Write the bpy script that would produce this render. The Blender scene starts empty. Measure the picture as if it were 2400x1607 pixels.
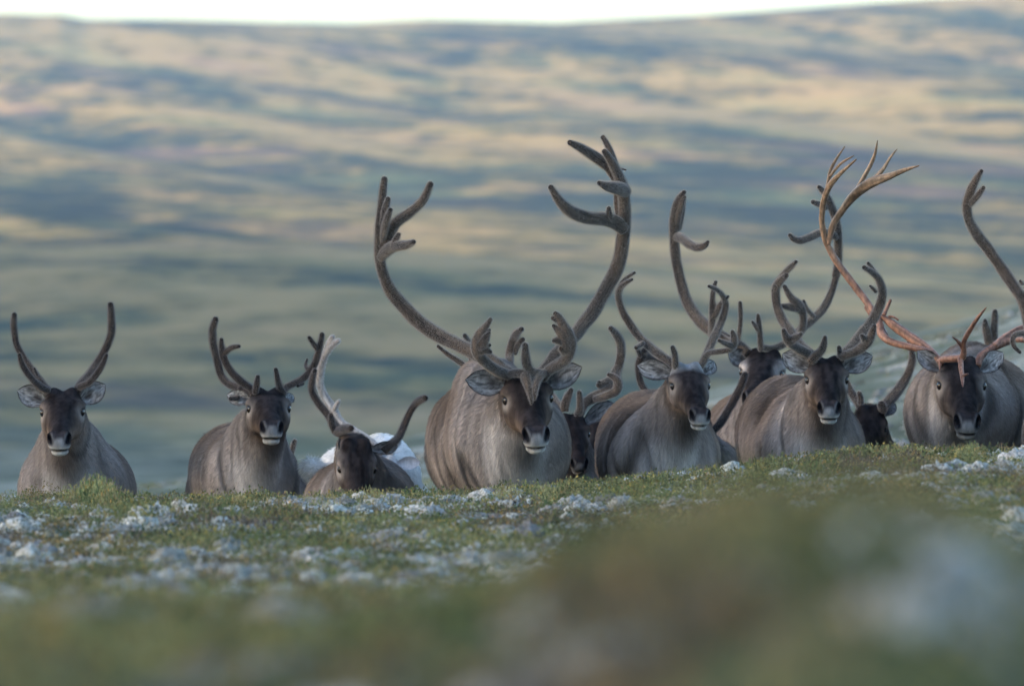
import bpy, math, random
import numpy as np
R = math.radians
S = bpy.context.scene
# ------------------------------------------------------------------ camera
PX = 5e-5                      # radians (tangent) per photograph pixel: 300 mm lens
cam = bpy.data.cameras.new('camera'); camo = bpy.data.objects.new('camera', cam)
S.collection.objects.link(camo); S.camera = camo
cam.lens = 300; cam.sensor_width = 36; cam.clip_start = 0.5; cam.clip_end = 20000
camo.location = (0, 0, 0); camo.rotation_euler = (R(90), 0, 0)
cam.dof.use_dof = True; cam.dof.focus_distance = 35.6; cam.dof.aperture_fstop = 5.8
# ------------------------------------------------------------------ sky, sun, exposure
SUN_EL, SUN_AZ = 8.0, -108.0   # azimuth clockwise from the view direction
w = bpy.data.worlds.new('World'); S.world = w; w.use_nodes = True
nt = w.node_tree; bg = nt.nodes['Background']
sky = nt.nodes.new('ShaderNodeTexSky'); sky.sky_type = 'NISHITA'; sky.sun_disc = False
sky.sun_elevation = R(SUN_EL); sky.sun_rotation = R(SUN_AZ)
sky.air_density = 1.0; sky.dust_density = 4.0; sky.ozone_density = 1.8; sky.altitude = 900
nt.links.new(sky.outputs[0], bg.inputs[0]); bg.inputs[1].default_value = 0.15
sl = bpy.data.lights.new('sun', 'SUN'); sl.energy = 2.4; sl.angle = R(0.5); sl.color = (1.0, 0.80, 0.56)
so = bpy.data.objects.new('sun', sl); S.collection.objects.link(so)
from mathutils import Vector
sd = Vector((math.sin(R(SUN_AZ))*math.cos(R(SUN_EL)), math.cos(R(SUN_AZ))*math.cos(R(SUN_EL)), math.sin(R(SUN_EL))))
so.rotation_euler = sd.to_track_quat('Z', 'Y').to_euler()
S.view_settings.view_transform = 'Standard'; S.view_settings.look = 'None'
S.view_settings.exposure = 2.56; S.view_settings.gamma = 1
HAZE = 0.85e-4
S.cycles.use_denoising = True
S.cycles.volume_bounces = 1; S.cycles.max_bounces = 6; S.cycles.volume_step_rate = 5

# ------------------------------------------------------------------ noise
def _h(i, j, k, s):
    n = (i.astype(np.int64)*374761393 + j.astype(np.int64)*668265263 + k.astype(np.int64)*2147483647 + s*974634777) & 0xffffffff
    n = ((n ^ (n >> 13)) * 1274126177) & 0xffffffff
    return ((n ^ (n >> 16)) & 0xffff)/65535.0
def vn(x, y, s=0, z=None):
    x = np.asarray(x, float); y = np.asarray(y, float); x, y = np.broadcast_arrays(x, y)
    i = np.floor(x); j = np.floor(y); a = x-i; b = y-j
    a = a*a*(3-2*a); b = b*b*(3-2*b); o = np.zeros_like(i)
    r = (_h(i, j, o, s)*(1-a)+_h(i+1, j, o, s)*a)*(1-b)+(_h(i, j+1, o, s)*(1-a)+_h(i+1, j+1, o, s)*a)*b
    return r*2-1
def fbm(x, y, s=0, n=4):
    r = 0; a = .55
    for q in range(n):
        r = r+a*vn(x*2**q+q*17.3, y*2**q-q*9.1, s+q); a *= .5
    return r
def sst(a, b, x):
    t = np.clip((x-a)/(b-a), 0, 1); return t*t*(3-2*t)

# ------------------------------------------------------------------ terrain height
def spl(xs, ys):
    xs = np.array(xs, float); ys = np.array(ys, float)
    m = np.gradient(ys, xs)
    # monotone-limited tangents
    d = np.diff(ys)/np.diff(xs)
    for q in range(1, len(xs)-1):
        m[q] = 0 if d[q-1]*d[q] <= 0 else 2*d[q-1]*d[q]/(d[q-1]+d[q])
    m[0] = d[0]; m[-1] = d[-1]
    def f(x):
        x = np.clip(x, xs[0], xs[-1]); k = np.clip(np.searchsorted(xs, x)-1, 0, len(xs)-2)
        hh = xs[k+1]-xs[k]; t = (x-xs[k])/hh
        return (2*t**3-3*t**2+1)*ys[k]+(t**3-2*t**2+t)*hh*m[k]+(-2*t**3+3*t**2)*ys[k+1]+(t**3-t**2)*hh*m[k+1]
    return f
near_z = spl([-200, -30, 0, 8, 15, 25, 33, 35, 37, 39, 46, 70, 90, 150],
             [-6, -1.6, -.62, -.33, -.5, -.665, -.610, -.70, -1.05, -1.3, -1.35, -.9, -.95, -2.75])
tilt_c = spl([-6, -2, 0, .8, 1.5, 2.3, 6], [-.1, -.015, .005, .09, .163, .18, .3])
far_e = spl([150, 260, 420, 700, 1100, 1700, 2350, 2700, 4000],
            [-.0178, -.0115, -.0035, .0055, .0145, .0255, .0352, .0345, .018])
sky_x = np.array([-3000, -600, 0, 90, 140, 200, 420, 650, 820, 1000, 1300, 1620, 1850, 2150, 2400, 3000, 6000])
sky_y = np.array([60, 45, 33, 37, 36, 48, 48, 55, 57, 48, 53, 37, 20, 0, -12, -30, -60])*1.0
def G(x, y):
    x = np.asarray(x, float); y = np.asarray(y, float); x, y = np.broadcast_arrays(x, y)
    tw = np.exp(-((y-31)/9.)**2)
    z = near_z(y) + tilt_c(x)*sst(18, 31, y)*(1-sst(34, 38, y)) + .055*np.clip(x, -40, 40)*sst(34, 38, y)*(1-sst(100, 150, y))
    z = z + .25*np.clip(x-.6, 0, 9)*.9*sst(46, 68, y)*(1-sst(105, 150, y))
    z = z + .13*np.clip(x+1, -9, 0)*sst(55, 85, y)*(1-sst(120, 160, y))
    # hump close to the camera on the right
    z = z + .185*np.exp(-((x-.30)/.22)**2-((y-6.8)/1.6)**2) + .075*np.exp(-((x-.09)/.17)**2-((y-8.5)/2.)**2)
    z = z + .02*vn(x*1.7, y*1.1, 3)*sst(3, 9, y) + .012*vn(x*5, y*3.3, 5) + .10*vn(x*.15, y*.11, 9)*sst(45, 60, y)
    # far hillside
    yy = np.maximum(y, 60.0); a = x/yy
    xs = 1200+a/PX
    er = far_e(yy)
    top0 = (803.5-np.interp(xs, [-3000, 0, 1000, 2400, 6000], [62, 45, 50, -14, -60]))*PX; top = (803.5-np.interp(xs, sky_x, sky_y))*PX
    top = top0+(top-top0)*sst(1850, 2350, yy)
    rel = (er+.0178)/(.0352+.0178)
    e = -.0178 + rel*(top+.0178)
    e = e - .0035*np.clip(a/.06, -3, 3)*sst(700, 1500, y)*(1-sst(1700, 2300, y))*.0
    zf = e*yy
    amp = sst(170, 500, y)
    c, s_ = math.cos(.26), math.sin(.26)
    xr, yr = x*c+y*s_, -x*s_+y*c
    edge = 1-sst(1900, 2350, y)*.93
    sh = y+4.5*x
    zf = zf + amp*edge*(7.0*fbm(x/120, sh/300, 21, 2) + .9*fbm(x/45, (y+3*x)/85, 31, 3)*sst(300, 800, y) + .25*fbm(x/9, y/14, 41, 2))
    zf = zf + .22*fbm(x/3.0, y/6, 51, 3)*sst(150, 220, y)*(1-sst(500, 900, y))
    t = sst(110, 175, y)
    z = z*(1-t)+zf*t
    # unseen rise added left of frame to shade the herd and lower hillside
    z = z + 51*sst(90, 330, -x)*(1-sst(640, 980, y))*sst(-900, -500, y)
    return z

def newmesh(name, V, F, mat=None, smooth=True, parent=None, cols=None):
    me = bpy.data.meshes.new(name)
    V = np.asarray(V, np.float32); F = np.asarray(F, np.int32); k = F.shape[1]
    me.vertices.add(len(V)); me.vertices.foreach_set('co', V.ravel())
    me.loops.add(F.size); me.loops.foreach_set('vertex_index', F.ravel())
    me.polygons.add(len(F)); me.polygons.foreach_set('loop_start', np.arange(0, F.size, k, dtype=np.int32))
    me.polygons.foreach_set('use_smooth', np.full(len(F), smooth))
    me.update(calc_edges=True); me.validate()
    if cols is not None:
        at = me.color_attributes.new('coat', 'FLOAT_COLOR', 'POINT')
        at.data.foreach_set('color', np.hstack([cols, np.ones((len(V), 1))]).astype(np.float32).ravel())
    o = bpy.data.objects.new(name, me); S.collection.objects.link(o)
    if mat: me.materials.append(mat)
    if parent: o.parent = parent
    return o

# ------------------------------------------------------------------ material helpers
class M:
    def __init__(s, name):
        s.m = bpy.data.materials.new(name); s.m.use_nodes = True; s.t = s.m.node_tree
        s.b = s.t.nodes['Principled BSDF']; s.out = s.t.nodes['Material Output']
        s.b.inputs['Specular IOR Level'].default_value = .2
    def n(s, ty, **k):
        q = s.t.nodes.new(ty)
        for a, v in k.items(): setattr(q, a, v)
        return q
    def l(s, a, b): s.t.links.new(a, b)
    def noise(s, vec, scale, detail=4, rough=.6, dist=0):
        q = s.n('ShaderNodeTexNoise'); q.inputs['Scale'].default_value = scale; q.inputs['Detail'].default_value = detail
        q.inputs['Roughness'].default_value = rough; q.inputs['Distortion'].default_value = dist
        if vec is not None: s.l(vec, q.inputs['Vector'])
        return q.outputs['Fac']
    def mapv(s, src, scale=(1, 1, 1), rot=(0, 0, 0), loc=(0, 0, 0)):
        q = s.n('ShaderNodeMapping'); q.inputs['Scale'].default_value = scale; q.inputs['Rotation'].default_value = rot
        q.inputs['Location'].default_value = loc
        s.l(src, q.inputs['Vector']); return q.outputs[0]
    def ramp(s, fac, stops):
        q = s.n('ShaderNodeValToRGB'); r = q.color_ramp
        while len(r.elements) < len(stops): r.elements.new(.5)
        for e, (p, c) in zip(r.elements, stops): e.position = p; e.color = (*c, 1) if len(c) == 3 else c
        s.l(fac, q.inputs[0]); return q.outputs[0]
    def rng(s, v, a, b, c=0, d=1):
        q = s.n('ShaderNodeMapRange'); q.interpolation_type = 'SMOOTHSTEP'
        for k_, u in zip((1, 2, 3, 4), (a, b, c, d)): q.inputs[k_].default_value = u
        s.l(v, q.inputs[0]); return q.outputs[0]
    def mix(s, f, a, b, bt='MIX'):
        q = s.n('ShaderNodeMix', data_type='RGBA', blend_type=bt)
        for i, v in ((0, f), (6, a), (7, b)):
            if hasattr(v, 'links'): s.l(v, q.inputs[i])
            else: q.inputs[i].default_value = v if i == 0 else (*v, 1)
        return q.outputs[2]
    def mth(s, op, a, b):
        q = s.n('ShaderNodeMath', operation=op)
        for i, v in ((0, a), (1, b)):
            if hasattr(v, 'links'): s.l(v, q.inputs[i])
            else: q.inputs[i].default_value = v
        return q.outputs[0]

# ground: heath and lichen near, heath, grass and lichen with painted light and shade up the hillside
g = M('tundra'); tc = g.n('ShaderNodeTexCoord').outputs['Object']
sx = g.n('ShaderNodeSeparateXYZ'); g.l(tc, sx.inputs[0])
n1 = g.noise(g.mapv(tc, (1, .8, 1)), 2.6, 6, .65)
near = g.ramp(n1, [(.30, (.030, .036, .018)), (.42, (.055, .062, .026)), (.50, (.085, .075, .048)), (.56, (.15, .15, .13)), (.66, (.30, .31, .30))])
n2 = g.noise(tc, 9, 4, .6)
near = g.mix(g.rng(n2, .4, .65), near, (.055, .070, .028))
mid = g.ramp(g.noise(g.mapv(tc, (1, .5, 1)), .55, 6, .65), [(.32, (.045, .052, .035)), (.45, (.10, .11, .075)), (.55, (.20, .20, .16)), (.70, (.36, .35, .30))])
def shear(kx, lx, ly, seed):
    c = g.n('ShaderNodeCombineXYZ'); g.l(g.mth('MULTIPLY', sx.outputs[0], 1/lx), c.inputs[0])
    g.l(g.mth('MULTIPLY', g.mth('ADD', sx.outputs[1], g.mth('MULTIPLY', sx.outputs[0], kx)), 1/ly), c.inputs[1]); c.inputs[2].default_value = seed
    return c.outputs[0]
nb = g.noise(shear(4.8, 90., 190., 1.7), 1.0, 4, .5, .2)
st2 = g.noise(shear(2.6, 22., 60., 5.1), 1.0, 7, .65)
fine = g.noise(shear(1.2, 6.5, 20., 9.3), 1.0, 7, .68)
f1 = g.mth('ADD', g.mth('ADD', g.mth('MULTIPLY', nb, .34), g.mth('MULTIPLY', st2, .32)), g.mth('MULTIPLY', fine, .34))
far = g.ramp(f1, [(.44, (.012, .022, .022)), (.475, (.024, .036, .028)), (.497, (.078, .068, .028)), (.520, (.165, .120, .044)), (.560, (.27, .190, .078))])  # heath and pale grass, with shaded and sunlit bands put into the colour
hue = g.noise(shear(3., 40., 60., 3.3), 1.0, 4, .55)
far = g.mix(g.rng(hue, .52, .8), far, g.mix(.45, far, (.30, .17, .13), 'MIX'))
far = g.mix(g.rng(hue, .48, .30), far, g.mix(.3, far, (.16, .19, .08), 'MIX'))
vale = g.ramp(f1, [(.43, (.022, .036, .034)), (.48, (.038, .054, .042)), (.51, (.070, .080, .055)), (.58, (.135, .125, .085))])  # heath of the lower slope, darkened to carry its shade
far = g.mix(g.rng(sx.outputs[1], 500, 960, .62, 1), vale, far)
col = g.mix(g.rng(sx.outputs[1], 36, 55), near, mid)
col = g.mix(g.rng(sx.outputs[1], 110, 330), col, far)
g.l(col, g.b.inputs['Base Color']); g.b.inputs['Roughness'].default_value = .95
g.b.inputs['Specular IOR Level'].default_value = .08

ys = np.concatenate([np.linspace(-900, -60, 22), np.linspace(-55, 2, 24), np.arange(2.4, 46, .16), 46*np.exp(np.linspace(0.004, math.log(4200/46.), 430))])
t = np.linspace(-1, 1, 301)
Yg, Tg = np.meshgrid(ys, t, indexing='ij')
Xg = Tg*(.10*np.abs(Yg)+3.2)+np.sign(Tg)*np.abs(Tg)**7*900
Zg = G(Xg, Yg)
nr, nc = Xg.shape
idx = np.arange(nr*nc).reshape(nr, nc)
F = np.stack([idx[:-1, :-1], idx[:-1, 1:], idx[1:, 1:], idx[1:, :-1]], -1).reshape(-1, 4)
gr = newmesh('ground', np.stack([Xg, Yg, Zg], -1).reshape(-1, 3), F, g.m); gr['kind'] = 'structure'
def tag(o, label=None, cat=None, group=None, kind=None):
    if label: o['label'] = label
    if cat: o['category'] = cat
    if group: o['group'] = group
    if kind: o['kind'] = kind
# ------------------------------------------------------------------ ground cover: reindeer lichen, crowberry and dwarf birch, dry stems
covm = M('plant_cover'); ca = covm.n('ShaderNodeAttribute'); ca.attribute_name = 'coat'
covm.l(ca.outputs['Color'], covm.b.inputs['Base Color']); covm.b.inputs['Roughness'].default_value = .8
tr = covm.n('ShaderNodeBsdfTranslucent'); covm.l(ca.outputs['Color'], tr.inputs['Color'])
mxs = covm.n('ShaderNodeMixShader'); mxs.inputs[0].default_value = .25
covm.l(covm.b.outputs[0], mxs.inputs[1]); covm.l(tr.outputs[0], mxs.inputs[2]); covm.l(mxs.outputs[0], covm.out.inputs['Surface'])
lichm = M('lichen_cushion'); la = lichm.n('ShaderNodeAttribute'); la.attribute_name = 'coat'
ltc = lichm.n('ShaderNodeTexCoord').outputs['Object']
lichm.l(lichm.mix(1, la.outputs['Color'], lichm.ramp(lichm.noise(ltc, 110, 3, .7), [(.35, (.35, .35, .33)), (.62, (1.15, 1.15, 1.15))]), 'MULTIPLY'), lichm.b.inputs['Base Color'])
lichm.b.inputs['Roughness'].default_value = .95; lichm.b.inputs['Specular IOR Level'].default_value = .05
rg = np.random.default_rng(5)
def scatter(n, ya, yb, margin=.5, power=1.0):
    y = ya+(yb-ya)*rg.random(n*3)**power; wd = .062*y+margin; x = rg.uniform(-1, 1, n*3)*wd
    k = rg.random(n*3) < wd/(.062*yb+margin); return x[k][:n], y[k][:n]
def patch(x, y): return .75*fbm(x*2.9+3, y*1.05, 61, 4)+.45*vn(x*5.5, y*3, 66)+.25*vn(x*13, y*9, 67)-.45*(1-sst(9, 15, y))*(1-.66*sst(.0, .2, x))
def merge(name, temps, x, y, sc, hz_, cols, mat, sink=.01, smooth=True):
    V = []; Fs = []; Cs = []; n0 = 0; which = rg.integers(0, len(temps), len(x)); z = G(x, y)-sink
    for q, (tv, tf, tcn) in enumerate(temps):
        m = which == q; k = m.sum()
        if not k: continue
        a = rg.uniform(0, 2*math.pi, k); c, s = np.cos(a), np.sin(a)
        vx = tv[None, :, 0]*c[:, None]-tv[None, :, 1]*s[:, None]; vy = tv[None, :, 0]*s[:, None]+tv[None, :, 1]*c[:, None]
        P = np.stack([vx*sc[m, None]+x[m, None], vy*sc[m, None]+y[m, None], tv[None, :, 2]*hz_[m, None]+z[m, None]], -1)
        V.append(P.reshape(-1, 3)); nv = len(tv)
        Fs.append((tf[None]+(np.arange(k)*nv)[:, None, None]+n0).reshape(-1, tf.shape[1])); n0 += k*nv
        Cs.append(np.clip(cols[m][:, None, :]*tcn[None], 0, .9).reshape(-1, 3))
    return newmesh(name, np.concatenate(V), np.concatenate(Fs), mat, smooth, cols=np.concatenate(Cs))
# lichen cushions
lt = []
for q in range(7):
    nth, nph = 9, 22; th, ph = np.meshgrid(np.linspace(0.02, math.pi*.62, nth), np.linspace(0, 2*math.pi, nph, endpoint=False), indexing='ij')
    X = np.sin(th)*np.cos(ph); Y = np.sin(th)*np.sin(ph); Z = np.cos(th)
    r = 1+.22*vn(X*2+q*5, Y*2, 80+q)+.30*vn(X*5+Z*3, Y*5+q, 90+q)+.22*vn(X*10+Z*7, Y*10+q, 95+q)
    tv = np.stack([X*r, Y*r, Z*r*.8+.1], -1).reshape(-1, 3); i = np.arange(nth*nph).reshape(nth, nph); j = np.roll(i, -1, 1)
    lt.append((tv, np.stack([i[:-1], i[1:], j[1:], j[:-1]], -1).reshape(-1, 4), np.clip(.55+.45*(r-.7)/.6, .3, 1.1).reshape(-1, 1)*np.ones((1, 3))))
x, y = scatter(62000, 3.5, 36); k = (patch(x, y) > .07+.14*(y > 31.8)*(x > -1.2)) | ((rg.random(len(x)) < .085) & (y > 12)); x, y = x[k], y[k]
x2, y2 = scatter(9000, 40, 76, 1.5); k = patch(x2*.4, y2*.4) > .12; x2, y2 = x2[k], y2[k]
s_ = np.concatenate([rg.uniform(.009, .033, len(x))*(1+.7*(rg.random(len(x)) < .10)), rg.uniform(.02, .05, len(x2))]); x = np.concatenate([x, x2]); y = np.concatenate([y, y2])
c = np.array([.41, .405, .375])*rg.uniform(.5, 1.35, (len(x), 1))+rg.normal(0, .005, (len(x), 3))
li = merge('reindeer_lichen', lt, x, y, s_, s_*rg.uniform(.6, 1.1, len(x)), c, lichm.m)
tag(li, 'pale grey cushions of reindeer lichen scattered over the crest in front of the herd', 'lichen', kind='stuff')
# leafy tufts
def tuft(nl, q, up_, size):
    r_ = np.random.default_rng(q); a = r_.uniform(0, 2*math.pi, nl); rad = np.sqrt(r_.random(nl)); z = r_.random(nl)**.8*(1-.55*rad**2)
    ctr = np.stack([rad*np.cos(a), rad*np.sin(a), z], -1); d = r_.normal(0, .6, (nl, 3))+np.array([0, 0, up_]); d /= np.linalg.norm(d, axis=1)[:, None]
    s = np.cross(d, r_.normal(0, 1, (nl, 3))); s /= np.linalg.norm(s, axis=1)[:, None]; L = size*r_.uniform(.6, 1.4, (nl, 1))
    tv = np.stack([ctr, ctr+d*L*.5+s*L*.30, ctr+d*L, ctr+d*L*.5-s*L*.30], 1).reshape(-1, 3)
    tf = np.arange(nl*4).reshape(nl, 4); cc = (.6+.8*r_.random((nl, 1)))*np.where(r_.random((nl, 1)) < .10, np.array([[1.7, 1.25, .8]]), np.array([[1, 1, 1.]]))
    return tv, tf, np.repeat(cc, 4, 0)
tt = [tuft(70, 10+q, .8, .17) for q in range(8)]
x, y = scatter(17000, 3.2, 36.2); pk = patch(x, y); k = (pk < .2) | (rg.random(len(x)) < .22); x, y, pk = x[k], y[k], pk[k]
n1_ = len(x); x2, y2 = scatter(3500, 40, 76, 1.5); k = patch(x2*.5, y2*.5) < .05; x = np.concatenate([x, x2[k]]); y = np.concatenate([y, y2[k]])
hh = np.clip(vn(x*.9+9, y*.5, 77), -1, 1)
pal = np.array([[.160, .172, .076], [.225, .216, .100], [.095, .122, .050], [.215, .170, .085], [.125, .104, .082]])
ci = np.clip(((vn(x*2.2, y*1.1, 88)*1.5+1)*2.2+rg.normal(0, .6, len(x))), 0, 4.99).astype(int)
sc_ = rg.uniform(.035, .085, len(x)); tall = rg.uniform(.022, .062, len(x))*(1+.6*hh); sc_[n1_:] *= 1.7; tall[n1_:] *= 1.0
sh = merge('crowberry_heath', tt, x, y, sc_, tall, pal[ci]*rg.uniform(.45, 1.15, (len(x), 1)), covm.m, .012, False)
tag(sh, 'low green and ochre crowberry and dwarf birch heath covering the crest', 'heath', kind='stuff')
# taller sprigs standing up along the crest line
bx = []; 
for (px, w_, n_, hgt) in ((235, 52, 70, .105), (160, 40, 20, .06), (60, 60, 30, .05), (345, 60, 26, .045), (560, 60, 22, .05), (760, 50, 20, .05), (870, 50, 26, .06), (1010, 90, 26, .045),
                          (1180, 60, 30, .06), (1290, 40, 30, .065), (1330, 40, 20, .05), (1480, 60, 20, .045), (1660, 50, 26, .05), (1800, 90, 34, .045), (1960, 60, 20, .04), (2150, 80, 26, .04), (2270, 50, 34, .055), (2370, 40, 16, .04)):
    for _ in range(n_):
        yy = rg.uniform(31.6, 33.6); xx = (px+rg.normal(0, w_*.55)-1200)*PX*yy; g_ = math.exp(-((((xx/yy/PX)+1200-px)/w_)**2)); bx.append((xx, yy, hgt*(.5+.6*g_)*rg.uniform(.7, 1.2)))
bx = np.array(bx); st_ = [tuft(90, 40+q, 1.6, .16) for q in range(5)]
sp = merge('dwarf_birch_sprigs', st_, bx[:, 0], bx[:, 1], rg.uniform(.03, .06, len(bx)), bx[:, 2], pal[rg.integers(0, 4, len(bx))]*rg.uniform(.8, 1.35, (len(bx), 1)), covm.m, .01, False)
tag(sp, 'upright dwarf birch sprigs along the crest hiding the legs of the herd', 'dwarf birch', kind='stuff')
# scattered taller dwarf birch clumps among the low heath
bq = scatter(520, 14, 33.4, .3); bt = [tuft(260, 60+q, 1.0, .085) for q in range(5)]; kb = vn(bq[0]*1.1, bq[1]*.6, 101) > -.1; bxx, byy = bq[0][kb], bq[1][kb]
bb = merge('dwarf_birch_clumps', bt, bxx, byy, rg.uniform(.07, .16, len(bxx)), rg.uniform(.035, .085, len(bxx)), np.array([[.075, .098, .036], [.105, .118, .042], [.098, .078, .052], [.14, .115, .05]])[rg.integers(0, 4, len(bxx))]*rg.uniform(.7, 1.5, (len(bxx), 1)), covm.m, .012, False)
tag(bb, 'darker rounded clumps of dwarf birch standing above the low heath', 'dwarf birch', kind='stuff')
# dry stems
n = 2600; x, y = scatter(n, 8, 35); x = np.concatenate([x, rg.uniform(-2.2, 2.2, 620)]); y = np.concatenate([y, rg.uniform(31.5, 34, 620)]); n = len(x); a = rg.normal(0, .35, (n, 2)); h_ = rg.uniform(.05, .15, n)*np.where(y > 28, .75, 1); wdt = .0011
b = np.stack([x, y, G(x, y)], -1); tp = b+np.stack([a[:, 0]*h_, a[:, 1]*h_, h_], -1); s = np.array([wdt, 0, 0])
V = np.stack([b-s, b+s, (b+tp)/2+s*.8+np.array([.002, 0, 0]), (b+tp)/2-s*.8+np.array([.002, 0, 0]), tp], 1)
V = V.reshape(-1, 3); k = np.arange(n)[:, None]*5
Fq = (k+np.array([[0, 1, 2, 3]])); Ft = k+np.array([[3, 2, 4, 4]])
V2 = V; me_c = np.repeat(np.array([[.26, .20, .10]])*rg.uniform(.5, 1.4, (n, 1)), 5, 0)
gs = newmesh('dry_grass', V2, Fq, covm.m, False, cols=me_c)
tag(gs, 'sparse dry grass stems standing among the heath', 'grass', kind='stuff')
# ------------------------------------------------------------------ reindeer materials
def coat_mat(name, rough=1.0, sheen=.0, bump=True):
    m = M(name); a = m.n('ShaderNodeAttribute'); a.attribute_name = 'coat'
    tcc = m.n('ShaderNodeTexCoord').outputs['Object']
    st = m.noise(m.mapv(tcc, (60, 60, 14)), 1, 4, .7)
    c = m.mix(1, a.outputs['Color'], m.ramp(st, [(.3, (.72, .72, .74)), (.7, (1.25, 1.22, 1.2))]), 'MULTIPLY')
    m.l(c, m.b.inputs['Base Color']); m.b.inputs['Roughness'].default_value = rough
    m.b.inputs['Sheen Weight'].default_value = sheen; m.b.inputs['Sheen Roughness'].default_value = .5
    m.b.inputs['Specular IOR Level'].default_value = .02
    if bump:
        bp = m.n('ShaderNodeBump'); bp.inputs['Strength'].default_value = .5; bp.inputs['Distance'].default_value = .006
        m.l(m.noise(m.mapv(tcc, (150, 150, 34)), 1, 3, .6), bp.inputs['Height']); m.l(bp.outputs[0], m.b.inputs['Normal'])
    return m.m
coat_m = coat_mat('reindeer_coat')
furm = M('reindeer_fur'); fa = furm.n('ShaderNodeAttribute'); fa.attribute_name = 'coat'
furm.l(fa.outputs['Color'], furm.b.inputs['Base Color']); furm.b.inputs['Roughness'].default_value = .75
furm.b.inputs['Specular IOR Level'].default_value = .03
fur_m = furm.m
def velvet(name, stops, rough=.85, sheen=.3, scale=(70, 70, 22)):
    m = M(name); tcc = m.n('ShaderNodeTexCoord').outputs['Object']
    nn = m.noise(m.mapv(tcc, scale), 1, 5, .65); big = m.noise(tcc, 6, 3, .6)
    c = m.ramp(m.mth('ADD', m.mth('MULTIPLY', nn, .6), m.mth('MULTIPLY', big, .4)), stops)
    at_ = m.n('ShaderNodeAttribute'); at_.attribute_name = 'coat'
    c = m.mix(1, at_.outputs['Color'], m.ramp(nn, [(.33, (.55, .55, .55)), (.66, (1.5, 1.45, 1.4))]), 'MULTIPLY')
    m.l(c, m.b.inputs['Base Color']); m.b.inputs['Roughness'].default_value = rough
    m.b.inputs['Sheen Weight'].default_value = sheen; m.b.inputs['Sheen Roughness'].default_value = .35
    m.b.inputs['Sheen Tint'].default_value = (.9, .85, .85, 1)
    bp = m.n('ShaderNodeBump'); bp.inputs['Strength'].default_value = .7; bp.inputs['Distance'].default_value = .004
    m.l(m.noise(m.mapv(tcc, (90, 90, 30)), 1, 4, .7), bp.inputs['Height']); m.l(bp.outputs[0], m.b.inputs['Normal'])
    return m.m
vel_brown = velvet('antler_velvet', [(.36, (.020, .013, .010)), (.5, (.060, .042, .032)), (.64, (.17, .13, .105))])
vel_dark = velvet('antler_dark_velvet', [(.36, (.010, .008, .007)), (.5, (.028, .020, .017)), (.66, (.09, .068, .058))])
vel_pale = velvet('antler_pale_velvet', [(.36, (.16, .14, .14)), (.5, (.30, .27, .27)), (.66, (.46, .43, .43))])
bare = velvet('antler_bare_bone', [(.34, (.085, .040, .028)), (.5, (.25, .115, .070)), (.66, (.42, .24, .15))], .45, .1)
eyem = M('reindeer_eye'); eyem.b.inputs['Base Color'].default_value = (.012, .008, .006, 1); eyem.b.inputs['Roughness'].default_value = .22; eyem.b.inputs['Specular IOR Level'].default_value = .3; eye_m = eyem.m

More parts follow.
